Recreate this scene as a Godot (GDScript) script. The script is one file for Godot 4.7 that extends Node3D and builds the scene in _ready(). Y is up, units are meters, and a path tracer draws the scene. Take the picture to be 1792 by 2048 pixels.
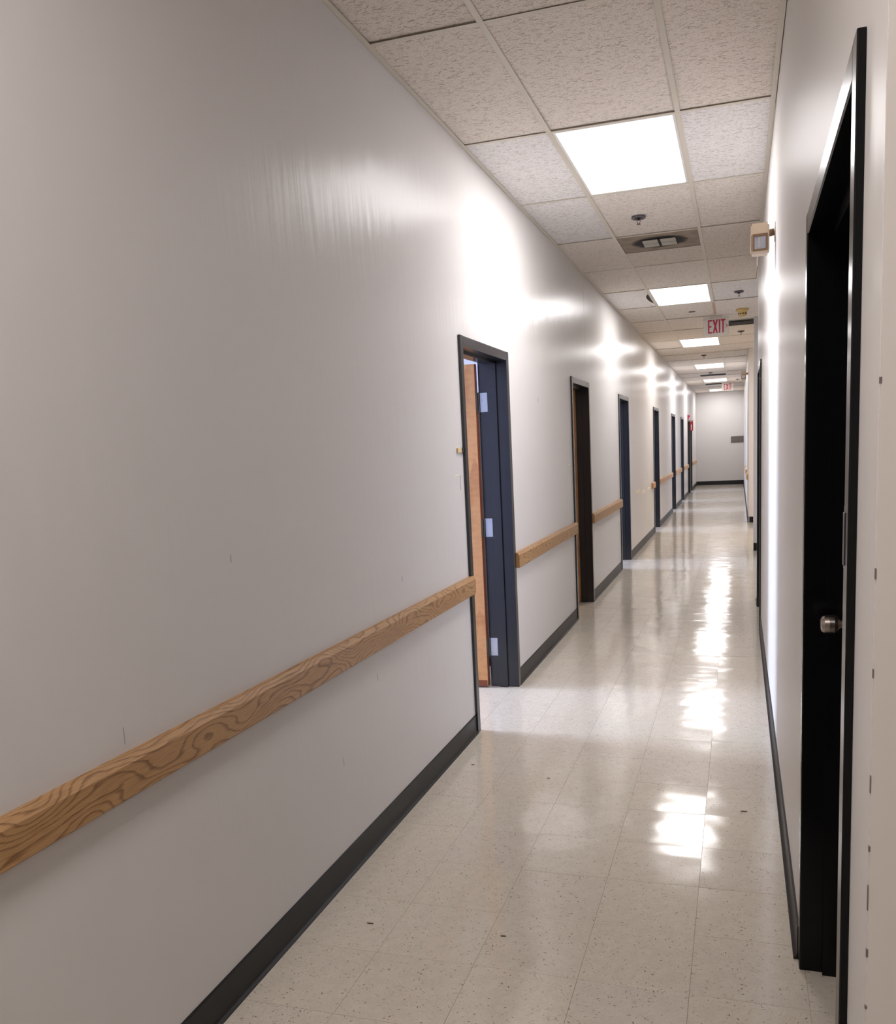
extends Node3D

const XL := -0.449
const XR := 1.045
const H := 2.993
const ZE := -27.35
const T := 0.6096
const ROW := 1.2192
const FT := 0.3048
const WT := 0.155

var M := {}
var rng := RandomNumberGenerator.new()
var used := {}

# ------------------------------------------------------------------ geometry helpers
func tool() -> SurfaceTool:
	var st := SurfaceTool.new()
	st.begin(Mesh.PRIMITIVE_TRIANGLES)
	return st

func vert(st: SurfaceTool, p: Vector3, n: Vector3, uv: Vector2) -> void:
	st.set_normal(n)
	st.set_uv(uv)
	st.add_vertex(p)

# corners counter-clockwise as seen from outside
func quad(st: SurfaceTool, a: Vector3, b: Vector3, c: Vector3, d: Vector3, uv := PackedVector2Array()) -> void:
	var n := (c - a).cross(d - b)
	if n.length() < 1e-12:
		return
	n = n.normalized()
	if uv.size() < 4:
		uv = PackedVector2Array([Vector2(0, 0), Vector2(1, 0), Vector2(1, 1), Vector2(0, 1)])
	vert(st, a, n, uv[0]); vert(st, c, n, uv[2]); vert(st, b, n, uv[1])
	vert(st, a, n, uv[0]); vert(st, d, n, uv[3]); vert(st, c, n, uv[2])

func tri(st: SurfaceTool, a: Vector3, b: Vector3, c: Vector3) -> void:
	var n := (b - a).cross(c - a).normalized()
	vert(st, a, n, Vector2.ZERO); vert(st, c, n, Vector2(1, 1)); vert(st, b, n, Vector2(1, 0))

func box(st: SurfaceTool, p: Vector3, q: Vector3, c := 0.0) -> void:
	var lo := Vector3(minf(p.x, q.x), minf(p.y, q.y), minf(p.z, q.z))
	var hi := Vector3(maxf(p.x, q.x), maxf(p.y, q.y), maxf(p.z, q.z))
	var ctr := (lo + hi) / 2.0
	var h := (hi - lo) / 2.0
	c = minf(c, minf(h.x, minf(h.y, h.z)) * 0.9)
	var ax := [Vector3.RIGHT, Vector3.UP, Vector3.BACK]
	var hh := [h.x, h.y, h.z]
	for k in 3:
		var u: int = (k + 1) % 3
		var v: int = (k + 2) % 3
		for s in [-1.0, 1.0]:
			var n: Vector3 = ax[k] * s
			var U: Vector3 = ax[u] * (float(hh[u]) - c)
			var V: Vector3 = ax[v] * (float(hh[v]) - c) * s
			var o: Vector3 = ctr + n * float(hh[k])
			quad(st, o - U - V, o + U - V, o + U + V, o - U + V)
	if c <= 0.0:
		return
	for k in 3:   # chamfers along axis k
		var u: int = (k + 1) % 3
		var v: int = (k + 2) % 3
		var K: Vector3 = ax[k] * (float(hh[k]) - c)
		for su in [-1.0, 1.0]:
			for sv in [-1.0, 1.0]:
				var a: Vector3 = ctr + ax[u] * su * float(hh[u]) + ax[v] * sv * (float(hh[v]) - c)
				var b: Vector3 = ctr + ax[u] * su * (float(hh[u]) - c) + ax[v] * sv * float(hh[v])
				if su * sv > 0:
					quad(st, a - K, b - K, b + K, a + K)
				else:
					quad(st, b - K, a - K, a + K, b + K)
	for sx in [-1.0, 1.0]:
		for sy in [-1.0, 1.0]:
			for sz in [-1.0, 1.0]:
				var a := ctr + Vector3(sx * h.x, sy * (h.y - c), sz * (h.z - c))
				var b := ctr + Vector3(sx * (h.x - c), sy * h.y, sz * (h.z - c))
				var d := ctr + Vector3(sx * (h.x - c), sy * (h.y - c), sz * h.z)
				if sx * sy * sz > 0:
					tri(st, a, b, d)
				else:
					tri(st, a, d, b)

# polygon in the plane (U, V) pushed along W
func prism(st: SurfaceTool, poly: PackedVector2Array, o: Vector3, U: Vector3, V: Vector3, W: Vector3, W2 := Vector3.INF) -> void:
	var pts := poly.duplicate()
	var area := 0.0
	for i in pts.size():
		var j := (i + 1) % pts.size()
		area += pts[i].x * pts[j].y - pts[j].x * pts[i].y
	if (area > 0.0) != (U.cross(V).dot(W) > 0.0):
		pts.reverse()
	var n := pts.size()
	var run := 0.0
	var total := 0.0
	for i in n:
		total += pts[i].distance_to(pts[(i + 1) % n])
	for i in n:
		var j := (i + 1) % n
		var a := o + U * pts[i].x + V * pts[i].y
		var b := o + U * pts[j].x + V * pts[j].y
		var l := pts[i].distance_to(pts[j]) 
		quad(st, a, b, b + W, a + W, PackedVector2Array([Vector2(0, run / total), Vector2(0, (run + l) / total), Vector2(1, (run + l) / total), Vector2(1, run / total)]))
		run += l
	var t := Geometry2D.triangulate_polygon(pts)
	for i in range(0, t.size(), 3):
		var q := [pts[t[i]], pts[t[i + 1]], pts[t[i + 2]]]
		var p3 := []
		for e in q:
			p3.append(o + U * e.x + V * e.y)
		var nn: Vector3 = (p3[1] - p3[0]).cross(p3[2] - p3[0])
		if nn.dot(W) > 0.0:
			tri(st, p3[0], p3[2], p3[1])
			tri(st, p3[0] + W, p3[1] + W, p3[2] + W)
		else:
			tri(st, p3[0], p3[1], p3[2])
			tri(st, p3[0] + W, p3[2] + W, p3[1] + W)

# profile of (radius, height) turned round the axis 'up' at o
func lathe(st: SurfaceTool, prof: Array, o: Vector3, up: Vector3, segs := 24) -> void:
	var u := up.normalized()
	var a := u.cross(Vector3(0.31, 0.77, 0.55)).normalized()
	var b := u.cross(a)
	for i in prof.size() - 1:
		var p: Vector2 = prof[i]
		var q: Vector2 = prof[i + 1]
		var d := q - p
		if d.length() < 1e-7:
			continue
		var nl := Vector2(d.y, -d.x).normalized()
		for k in segs:
			var t0 := TAU * k / segs
			var t1 := TAU * (k + 1) / segs
			var e0 := a * cos(t0) + b * sin(t0)
			var e1 := a * cos(t1) + b * sin(t1)
			var n0 := (e0 * nl.x + u * nl.y).normalized()
			var n1 := (e1 * nl.x + u * nl.y).normalized()
			var A := o + e0 * p.x + u * p.y
			var B := o + e1 * p.x + u * p.y
			var C := o + e1 * q.x + u * q.y
			var D := o + e0 * q.x + u * q.y
			if p.x > 1e-6:
				vert(st, A, n0, Vector2.ZERO); vert(st, C, n1, Vector2.ONE); vert(st, B, n1, Vector2.RIGHT)
			if q.x > 1e-6:
				vert(st, A, n0, Vector2.ZERO); vert(st, D, n0, Vector2.DOWN); vert(st, C, n1, Vector2.ONE)

func tube(st: SurfaceTool, pts: Array, r: float, segs := 8) -> void:
	for i in pts.size() - 1:
		var d: Vector3 = pts[i + 1] - pts[i]
		lathe(st, [Vector2(0, 0), Vector2(r, 0), Vector2(r, d.length()), Vector2(0, d.length())], pts[i], d, segs)

# ------------------------------------------------------------------ scene helpers
func numbered(called: String) -> String:
	if not used.has(called):
		used[called] = 0
		return called
	used[called] += 1
	return "%s_%03d" % [called, used[called]]

func obj(called: String, shape, material: Material, parent: Node = self, smooth := false) -> MeshInstance3D:
	var o := MeshInstance3D.new()
	o.name = numbered(called) if parent == self else called
	o.mesh = shape.commit() if shape is SurfaceTool else shape
	o.material_override = material
	parent.add_child(o, true)
	return o

func meta(o: Node, label: String, category: String, group := "", kind := "") -> Node:
	o.set_meta("label", label)
	o.set_meta("category", category)
	if group:
		o.set_meta("group", group)
	if kind:
		o.set_meta("kind", kind)
	return o

func thing(called: String, label: String, category: String, at := Vector3.ZERO, group := "", kind := "") -> Node3D:
	var o := Node3D.new()
	o.name = numbered(called)
	o.position = at
	add_child(o)
	meta(o, label, category, group, kind)
	return o

# ------------------------------------------------------------------ materials
func mat(c: Color, rough: float, metal := 0.0, spec := 0.5) -> StandardMaterial3D:
	var m := StandardMaterial3D.new()
	m.albedo_color = c
	m.roughness = rough
	m.metallic = metal
	m.metallic_specular = spec
	return m

func rgb(r: int, g: int, b: int) -> Color:
	return Color(r / 255.0, g / 255.0, b / 255.0)

func noise(seed_: int, freq: float, oct := 3) -> FastNoiseLite:
	var n := FastNoiseLite.new()
	n.seed = seed_
	n.noise_type = FastNoiseLite.TYPE_SIMPLEX_SMOOTH
	n.frequency = freq
	n.fractal_octaves = oct
	return n

func wave_normal(seed_: int, freq: float, size: int, strength: float, oct := 2) -> ImageTexture:
	var im := noise(seed_, freq, oct).get_seamless_image(size, size)
	im.convert(Image.FORMAT_RF)
	im.bump_map_to_normal_map(strength)
	im.convert(Image.FORMAT_RGB8)
	return ImageTexture.create_from_image(im)

func dashes(im: Image, n: int, lmin: float, lmax: float, w: int, ang: float, spread: float, cols: Array) -> void:
	var size := im.get_width()
	for i in n:
		var p := Vector2(rng.randf() * size, rng.randf() * size)
		var a := ang + rng.randfn(0.0, spread)
		var l := rng.randf_range(lmin, lmax)
		var c: Color = cols[rng.randi() % cols.size()]
		var d := Vector2(cos(a), sin(a))
		var ww := w if rng.randf() < 0.6 else maxi(1, w - 1)
		for s in range(0, int(l) + 1):
			var e := p + d * s
			d = d.rotated(rng.randfn(0.0, 0.06))
			im.fill_rect(Rect2i(posmod(int(e.x), size), posmod(int(e.y), size), ww, ww), c)

func floor_image() -> Image:
	var size := 2048
	var im := Image.create(size, size, false, Image.FORMAT_RGB8)
	im.fill(rgb(250, 250, 250))
	# broad faint clouding of the vinyl
	var sp := noise(5, 0.02, 4)
	for y in range(0, size, 8):
		for x in range(0, size, 8):
			var v := 246.0 + 7.0 * sp.get_noise_2d(x * 0.5, y * 0.5) + rng.randf_range(-4.0, 4.0)
			im.fill_rect(Rect2i(x, y, 8, 8), rgb(int(v), int(v), int(v)))
	dashes(im, 5200, 4, 16, 3, 0.0, 0.7, [rgb(232, 228, 222), rgb(255, 255, 255), rgb(226, 222, 216)])
	dashes(im, 2300, 4, 14, 2, 0.0, 0.9, [rgb(150, 138, 122), rgb(168, 156, 140), rgb(140, 132, 122)])
	dashes(im, 560, 4, 12, 3, 0.0, 0.9, [rgb(112, 98, 84), rgb(96, 98, 88), rgb(124, 96, 78)])
	return im

func ceiling_images() -> Array:
	var size := 1024
	var im := Image.create(size, size, false, Image.FORMAT_RGB8)
	im.fill(Color(1, 1, 1))
	for y in range(0, size, 3):
		for x in range(0, size, 3):
			var v := int(255.0 - 26.0 * rng.randf() * rng.randf())
			im.fill_rect(Rect2i(x, y, 3, 3), rgb(v, v, v))
	dashes(im, 9000, 1, 5, 2, 0.0, 0.8, [rgb(214, 208, 202), rgb(200, 194, 188)])
	dashes(im, 2300, 8, 24, 2, 0.0, 0.3, [rgb(186, 178, 172), rgb(204, 196, 190), rgb(168, 160, 154)])
	var hi := im.duplicate() as Image
	hi.convert(Image.FORMAT_L8)
	return [im, hi]

func wood_image(w: int, h: int, seed_: int, base: Color, dark: Color, rings: float, warp: float, along: float, pores: float) -> ImageTexture:
	var im := Image.create(w, h, false, Image.FORMAT_RGB8)
	var n1 := noise(seed_, 1.0, 2)
	var n2 := noise(seed_ + 1, 1.0, 2)
	for y in h:
		for x in w:
			var u := float(x) / w
			var v := float(y) / h
			var f := v * rings + warp * n1.get_noise_2d(u * along, v * 0.9) + 0.25 * n1.get_noise_2d(u * along * 4.0 + 40.0, v * 4.0)
			var r := f - floorf(f)
			var line := smoothstep(0.55, 0.95, r) * (1.0 - smoothstep(0.95, 1.0, r))
			var fine := n2.get_noise_2d(u * along * 5.0, v * 60.0)
			var k := clampf(line * 0.75 + pores * fine + 0.12 * n1.get_noise_2d(u * along * 0.7, v * 0.4 + 9.0), 0.0, 1.0)
			im.set_pixel(x, y, base.lerp(dark, k))
	return ImageTexture.create_from_image(im)

func soot_image(ang: float, amount: float) -> ImageTexture:
	var s := 192
	var im := Image.create(s, s, false, Image.FORMAT_RGB8)
	var n := noise(31, 0.03, 3)
	for y in s:
		for x in s:
			var p := Vector2(x, y) / s - Vector2(0.5, 0.5)
			p.y *= 1.05
			var r := p.length() + 0.02 * n.get_noise_2d(x, y)
			var k := 1.0 - smoothstep(0.28 * amount, 0.39 * amount, r)
			var c := rgb(165, 150, 134).lerp(rgb(20, 19, 24), k * 0.98)
			c = c.lerp(rgb(96, 86, 78), (0.35 if amount < 2.0 else 0.0) * clampf(n.get_noise_2d(x * 0.6 + 90, y * 0.6) + 0.2, 0.0, 1.0))
			im.set_pixel(x, y, c)
	return ImageTexture.create_from_image(im)

func materials() -> void:
	var ft := ImageTexture.create_from_image(floor_image())
	var fw := wave_normal(11, 0.006, 512, 5.0, 2)
	M.floor = []
	var tones := [rgb(216, 206, 191), rgb(215, 205, 190), rgb(217, 207, 192), rgb(216, 207, 192), rgb(217, 207, 191), rgb(215, 205, 191)]
	for k in 6:
		var m := mat(tones[k], 0.115, 0.0, 0.42)
		m.albedo_texture = ft
		m.normal_enabled = true
		m.normal_texture = fw
		m.normal_scale = 0.2
		m.uv1_triplanar = true
		m.uv1_scale = Vector3.ONE * 0.82
		m.uv1_offset = Vector3(0.37 * k, 0.0, 0.23 * k)
		M.floor.append(m)
	M.floor_far = M.floor[0].duplicate()
	M.floor_far.uv1_world_triplanar = true
	M.seam = mat(rgb(140, 131, 118), 0.6)
	var ci := ceiling_images()
	var ct := ImageTexture.create_from_image(ci[0])
	var hm: Image = ci[1]
	hm.convert(Image.FORMAT_RF)
	hm.bump_map_to_normal_map(2.0)
	hm.convert(Image.FORMAT_RGB8)
	var ch := ImageTexture.create_from_image(hm)
	M.tile = {}
	for e in [["tan", rgb(242, 232, 221)], ["buff", rgb(246, 238, 229)], ["white", rgb(246, 243, 241)]]:
		for k in 3:
			var m := mat(e[1], 0.95, 0.0, 0.2)
			m.albedo_texture = ct
			m.normal_enabled = true
			m.normal_texture = ch
			m.normal_scale = 0.2
			m.uv1_triplanar = true
			m.uv1_scale = Vector3.ONE * 0.83
			m.uv1_offset = Vector3(0.31 * k, 0.0, 0.47 * k)
			M.tile["%s%d" % [e[0], k]] = m
	M.tee = mat(rgb(222, 214, 199), 0.45)
	M.tee_rust = mat(rgb(205, 168, 150), 0.6)
	M.plenum = mat(rgb(60, 56, 52), 0.9)
	var wn := wave_normal(21, 0.045, 512, 4.0, 3)
	M.wall = mat(rgb(224, 221, 219), 0.26, 0.0, 0.13)
	M.wall_satin = mat(rgb(222, 218, 215), 0.34, 0.0, 0.05)
	for m in [M.wall, M.wall_satin]:
		m.normal_enabled = true
		m.normal_texture = wn
		m.normal_scale = 0.052
		m.uv1_triplanar = true
		m.uv1_world_triplanar = true
		m.uv1_scale = Vector3(0.9, 0.05, 0.9)
	M.end_wall = mat(rgb(212, 209, 208), 0.6)
	M.cream = mat(rgb(226, 219, 213), 0.6)
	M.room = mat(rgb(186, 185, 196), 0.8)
	M.core = mat(rgb(150, 146, 140), 0.8)
	M.frame = mat(rgb(21, 23, 28), 0.26, 0.0, 0.6)
	M.frame_black = mat(rgb(10, 10, 13), 0.22, 0.0, 0.35)
	M.black_door = mat(rgb(8, 8, 11), 0.2, 0.0, 0.35)
	M.base = mat(rgb(17, 17, 18), 0.42, 0.0, 0.45)
	M.base_right = mat(rgb(26, 27, 31), 0.42, 0.0, 0.35)
	M.oak = mat(Color.WHITE, 0.42)
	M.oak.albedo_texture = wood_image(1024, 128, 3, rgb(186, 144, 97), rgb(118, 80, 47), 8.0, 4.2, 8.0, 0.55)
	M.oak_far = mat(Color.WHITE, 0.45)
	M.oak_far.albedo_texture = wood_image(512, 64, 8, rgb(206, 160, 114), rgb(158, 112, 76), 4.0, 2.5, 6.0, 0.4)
	M.slab = mat(Color.WHITE, 0.4)
	M.slab.albedo_texture = wood_image(256, 256, 14, rgb(210, 154, 100), rgb(188, 128, 78), 2.0, 1.2, 2.0, 0.5)
	M.slab_edge = mat(rgb(128, 66, 36), 0.5)
	M.steel = mat(rgb(196, 200, 205), 0.35, 0.85)
	M.steel_dark = mat(rgb(110, 110, 112), 0.4, 0.7)
	M.knob = mat(rgb(176, 166, 160), 0.3, 1.0)
	M.hole = mat(rgb(18, 18, 20), 0.8)
	M.soot = mat(Color.WHITE, 0.8)
	M.soot.albedo_texture = soot_image(0.0, 1.0)
	M.soot_heavy = mat(Color.WHITE, 0.8)
	M.soot_heavy.albedo_texture = soot_image(0.0, 2.6)
	M.louvre = mat(rgb(190, 188, 178), 0.6)
	M.louvre_dirty = mat(rgb(30, 28, 30), 0.7)
	M.sprinkler = mat(rgb(58, 52, 60), 0.35, 0.6)
	M.sprinkler_rim = mat(rgb(104, 100, 106), 0.4, 0.5)
	M.plastic = mat(rgb(222, 216, 206), 0.5)
	M.yellow = mat(rgb(206, 176, 116), 0.5)
	M.tan = mat(rgb(196, 176, 154), 0.5)
	M.tan_dark = mat(rgb(138, 110, 80), 0.5)
	M.lens = mat(rgb(190, 190, 205), 0.15)
	M.reflector = mat(rgb(210, 210, 215), 0.2, 0.9)
	M.sign = mat(rgb(216, 212, 204), 0.5)
	M.sign_red = mat(rgb(176, 28, 62), 0.5)
	M.red = mat(rgb(168, 40, 44), 0.4)
	M.magenta = mat(rgb(176, 30, 78), 0.4)
	M.white = mat(rgb(236, 234, 230), 0.5)
	M.plaque = mat(rgb(104, 97, 90), 0.5)
	M.cabinet = mat(rgb(72, 62, 56), 0.6)
	M.chip = mat(rgb(124, 112, 110), 0.8)
	M.scuff = mat(rgb(178, 174, 172), 0.7)
	M.bare = mat(rgb(236, 227, 208), 0.6)
	M.stub = mat(rgb(222, 198, 150), 0.6)
	M.debris = mat(rgb(70, 40, 36), 0.8)
	M.glow = mat(Color.WHITE, 0.5)
	M.glow.emission_enabled = true
	M.glow.emission = Color(1.0, 0.99, 0.985)
	M.glow.emission_energy_multiplier = 1.6
	M.day = mat(Color.WHITE, 0.5)
	M.day.emission_enabled = true
	M.day.emission = Color(0.86, 0.91, 1.0)
	M.day.emission_energy_multiplier = 2.0

# ------------------------------------------------------------------ light
func area(at: Vector3, size: Vector2, energy: float, color: Color, turn: Vector3, parent: Node = self) -> void:
	var l := AreaLight3D.new()
	l.name = "area_light"
	l.area_size = size
	l.light_energy = energy
	l.light_color = color
	l.area_normalize_energy = true
	l.area_range = 40.0
	l.area_attenuation = 2.0
	l.shadow_enabled = true
	l.position = at
	l.rotation_degrees = turn
	parent.add_child(l, true)

const LAMP := 2.2
const DAY := 26.0

func _ready() -> void:
	rng.seed = 7
	# ---- camera
	var cam := Camera3D.new()
	cam.name = "camera"
	cam.projection = Camera3D.PROJECTION_FRUSTUM
	cam.near = 0.05
	cam.far = 120.0
	var f := 1777.867
	cam.size = 2048.0 / f * cam.near
	cam.frustum_offset = Vector2((896.0 - 907.089) / f * cam.near, (1181.819 - 1024.0) / f * cam.near)
	cam.transform = Transform3D(Basis(Vector3(0.952254, -0.0495415, -0.301262), Vector3(0.000293818, 0.986895, -0.161363), Vector3(0.305308, 0.15357, 0.939789)).orthonormalized(), Vector3(0.880102, 1.478117, 3.357608))
	add_child(cam)
	cam.current = true
	# ---- sky and exposure
	var env := Environment.new()
	env.background_mode = Environment.BG_SKY
	env.sky = Sky.new()
	var sky := ProceduralSkyMaterial.new()
	env.sky.sky_material = sky
	env.tonemap_mode = Environment.TONE_MAPPER_LINEAR
	env.tonemap_exposure = 1.33
	env.sdfgi_enabled = true
	env.ssao_enabled = true
	env.ssil_enabled = true
	var we := WorldEnvironment.new()
	we.name = "world_environment"
	we.environment = env
	add_child(we)
	materials()
	shell()
	doors()
	rails()
	ceiling_fittings()
	wall_fittings()
	small_details()

# ------------------------------------------------------------------ doors: outer ends of the frames along z (near, far)
const LD := [[-1.0, -1.985], [-4.14, -5.07], [-7.25, -8.22], [-11.7, -12.72], [-15.9, -16.98], [-19.03, -20.1], [-22.15, -23.1], [-23.42, -24.4]]
const DOORTOP := 2.055
const RTOP := 2.016

func shell() -> void:
	# ---- floor: slab, then tiles laid on it one by one
	var st := tool()
	box(st, Vector3(-5.2, -0.2, 7.0), Vector3(7.5, -0.0016, ZE - 0.6))
	var fl := obj("floor", st, M.seam)
	meta(fl, "polished cream vinyl tile floor with brown flecks running down the corridor", "floor", "", "structure")
	var tile_shapes := []
	var e := FT / 2.0 - 0.0004
	st = tool()
	box(st, Vector3(-e, -0.003, -e), Vector3(e, 0, e), 0.0003)
	tile_shapes.append(st.commit())
	var xs := -0.4664
	var zs := 0.775
	var far := tool()
	for r in range(-8, 94):
		var z := zs - (r + 0.5) * FT
		for k in range(-1, 7):
			var x := xs + (k + 0.5) * FT
			if k == -1 or k >= 5:
				var open := false
				if k == -1:
					for d in LD:
						open = open or (z < d[0] + 0.1 and z > d[1] - 0.1)
				else:
					open = z > 2.3 or (z > 0.85 and z < 2.0) or (z < -5.2 and z > -13.3)
				if not open or r < -8:
					continue
			if k == 6 and not (z < -5.2 and z > -13.3):
				continue
			if z > 2.0 and k < 5 and z > 2.9:
				continue
			if r < 44 and k <= 5 and k >= 0 or (k == -1 and r < 24):
				var t := obj("floor_tile", tile_shapes[0], M.floor[rng.randi() % 6], fl)
				t.position = Vector3(x, rng.randf_range(-0.0002, 0.0002), z)
				t.rotation = Vector3(rng.randfn(0.0, 0.0005), (rng.randi() % 2) * PI, rng.randfn(0.0, 0.0005))
			else:
				box(far, Vector3(x - e, -0.003, z - e), Vector3(x + e, 0, z + e), 0.0003)
	var ff := obj("floor_tile", far, M.floor_far, fl)
	ff.set_meta("kind", "stuff")
	# floors of the side rooms and the ends outside the tiled strip
	st = tool()
	box(st, Vector3(-5.0, -0.003, 0.3), Vector3(-0.7725, 0, ZE))
	box(st, Vector3(1.668, -0.003, -5.2), Vector3(7.0, 0, -13.4))
	box(st, Vector3(XL, -0.003, 6.5), Vector3(6.0, 0, 3.22))
	obj("side_floor", st, M.floor_far, fl)

	# ---- left wall: a core with door holes, faced with panels
	var holes := []
	for d in LD:
		holes.append([d[0] - 0.03, d[1] + 0.03])
	var wl := Node3D.new()
	wl.name = "wall_left"
	add_child(wl)
	meta(wl, "long glossy off-white left wall of panels with black-framed doorways", "wall", "", "structure")
	st = tool()
	var z0 := 6.6
	for hq in holes:
		box(st, Vector3(XL - 0.008, 0, z0), Vector3(XL - WT, 3.2, hq[0]))
		box(st, Vector3(XL - 0.008, DOORTOP - 0.03, hq[0]), Vector3(XL - WT, 3.2, hq[1]))
		z0 = hq[1]
	box(st, Vector3(XL - 0.008, 0, z0), Vector3(XL - WT, 3.2, ZE - 0.2))
	obj("wall_core", st, M.room, wl)
	var seams := [6.6, -4.95, -8.57, -12.2, -15.8, -19.45, -23.25, ZE]
	for i in seams.size() - 1:
		var a: float = float(seams[i]) - 0.002
		var b: float = float(seams[i + 1]) + 0.002
		st = tool()
		var z := a
		for hq in holes:
			if hq[1] > a or hq[0] < b:
				continue
			var h0 := minf(hq[0], a)
			var h1 := maxf(hq[1], b)
			if z > h0:
				box(st, Vector3(XL, 0.0, z), Vector3(XL - 0.0078, 3.05, h0))
			box(st, Vector3(XL, DOORTOP - 0.03, h0), Vector3(XL - 0.0078, 3.05, h1))
			z = h1
		if z > b:
			box(st, Vector3(XL, 0.0, z), Vector3(XL - 0.0078, 3.05, b))
		obj("wall_panel", st, M.wall, wl)

	# ---- right wall, near piece with two doorways
	var wr := Node3D.new()
	wr.name = "wall_right"
	add_child(wr)
	meta(wr, "glossy off-white right wall seen almost edge-on, with chipped outer corner", "wall", "", "structure")
	st = tool()
	z0 = 2.13
	for hq in [[1.914, 0.876], [-3.88, -4.83]]:
		box(st, Vector3(XR, 0, z0), Vector3(XR + WT, 3.2, hq[0]))
		box(st, Vector3(XR, (RTOP if hq[0] > 0.0 else DOORTOP) - 0.03, hq[0]), Vector3(XR + WT, 3.2, hq[1]))
		z0 = hq[1]
	box(st, Vector3(XR, 0, z0), Vector3(XR + WT, 3.2, -5.22))
	obj("wall_panel", st, M.wall_satin, wr)
	st = tool()
	box(st, Vector3(XR, 0, -13.22), Vector3(XR + WT, 3.2, ZE - 0.2))
	obj("wall_panel", st, M.wall_satin, wr)
	# end face towards the viewer and the entrance space behind
	st = tool()
	box(st, Vector3(XR + WT, 0, 2.1299), Vector3(5.2, 3.2, 1.96))
	obj("wall_end_face", st, M.cream, wr)
	st = tool()
	box(st, Vector3(XR + 0.001, 0.0, 2.1345), Vector3(XR + WT, 3.05, 2.1302))
	obj("wall_end_face", st, M.cream, wr)
	st = tool()
	box(st, Vector3(5.0, 0, 6.6), Vector3(5.2, 3.2, 2.13))
	box(st, Vector3(XL, 0, 6.4), Vector3(5.2, 3.2, 6.6))
	var wb := obj("wall_back", st, M.cream)
	meta(wb, "cream walls of the entrance space behind the viewpoint", "wall", "", "structure")
	# alcove, pier and cross passage on the right
	st = tool()
	box(st, Vector3(1.068, 0, -9.0), Vector3(7.4, 3.2, -9.2))
	var wp := obj("wall_pier", st, M.end_wall)
	meta(wp, "grey-white pier face with black base between two openings on the right", "wall", "", "structure")
	st = tool()
	box(st, Vector3(1.062, 0, -13.2), Vector3(7.4, 3.2, -13.4))
	var wc := obj("wall_cross", st, M.cream)
	meta(wc, "warm cream wall face at far side of the right-hand cross passage", "wall", "", "structure")
	st = tool()
	box(st, Vector3(XR + WT, 0, -5.05), Vector3(3.2, 3.2, -5.22))
	box(st, Vector3(3.0, 0, -5.22), Vector3(3.2, 3.2, -9.0))
	box(st, Vector3(7.2, 0, -9.2), Vector3(7.4, 3.2, -13.2))
	var wa := obj("wall_alcove", st, M.cream)
	meta(wa, "side walls of the recess beyond second black door on the right", "wall", "", "structure")
	# end wall
	st = tool()
	box(st, Vector3(XL - WT, 0, ZE), Vector3(XR + WT, 3.2, ZE - 0.2))
	var we := obj("wall_end", st, M.end_wall)
	meta(we, "plain pale grey end wall closing the far end of the corridor", "wall", "", "structure")

	# ---- rooms behind the left doors
	st = tool()
	var cuts := [0.6, -3.1, -6.2, -10.0, -14.3, -18.0, -21.2, -23.25, -26.0]
	for c in cuts:
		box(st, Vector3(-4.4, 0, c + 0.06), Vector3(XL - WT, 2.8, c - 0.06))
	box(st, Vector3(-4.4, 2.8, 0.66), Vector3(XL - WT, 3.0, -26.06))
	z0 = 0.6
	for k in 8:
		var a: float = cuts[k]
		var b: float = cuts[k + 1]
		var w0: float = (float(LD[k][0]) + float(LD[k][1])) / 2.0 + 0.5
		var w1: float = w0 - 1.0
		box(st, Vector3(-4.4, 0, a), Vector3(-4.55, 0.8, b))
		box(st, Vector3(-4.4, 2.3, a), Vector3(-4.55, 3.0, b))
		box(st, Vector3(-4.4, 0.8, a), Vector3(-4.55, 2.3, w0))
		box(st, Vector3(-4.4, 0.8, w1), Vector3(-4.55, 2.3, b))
		if k == 1 or k == 6:
			continue
		var win := thing("window_%d" % (k + 1), "daylit frosted window in the side room behind doorway %d on the left" % (k + 1), "window", Vector3.ZERO, "", "structure")
		var ws := tool()
		box(ws, Vector3(-4.5, 0.8, w0), Vector3(-4.48, 2.3, w1))
		obj("pane", ws, M.day, win)
		area(Vector3(-4.47, 1.55, (w0 + w1) / 2.0), Vector2(w0 - w1, 1.5), DAY * (1.0 if k == 0 else 0.75), Color(0.82, 0.88, 1.0), Vector3(0, -90, 0), win)
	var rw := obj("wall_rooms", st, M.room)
	meta(rw, "white walls of the daylit side rooms behind the left doorways", "wall", "", "structure")

	# ---- cove bases
	var bl := thing("baseboard_left", "black rubber cove base along foot of the left wall", "baseboard", Vector3.ZERO, "", "structure")
	z0 = 6.4
	for d in LD + [[ZE, ZE]]:
		if z0 - d[0] > 0.05:
			obj("base_strip", base_strip(XL, 1.0, z0, d[0] + 0.0005), M.base, bl)
		z0 = float(d[1]) - 0.0005
	var br := thing("baseboard_right", "dark grey cove base along foot of the right wall", "baseboard", Vector3.ZERO, "", "structure")
	for s in [[0.843, -3.845], [-4.87, -5.22], [-13.2, ZE]]:
		obj("base_strip", base_strip(XR, -1.0, s[0], s[1]), M.base_right, br)
	st = tool()
	box(st, Vector3(1.068, 0, -9.0), Vector3(3.0, 0.1016, -8.994), 0.001)
	obj("base_strip", st, M.base_right, br)
	st = tool()
	box(st, Vector3(1.062, 0, -13.2), Vector3(7.2, 0.1016, -13.194), 0.001)
	obj("base_strip", st, M.base_right, br)
	var be := thing("baseboard_end", "black base along foot of the end wall", "baseboard", Vector3.ZERO, "", "structure")
	st = tool()
	box(st, Vector3(XL, 0, ZE), Vector3(XR, 0.13, ZE + 0.006), 0.001)
	obj("base_strip", st, M.base, be)
	ceiling()

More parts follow.
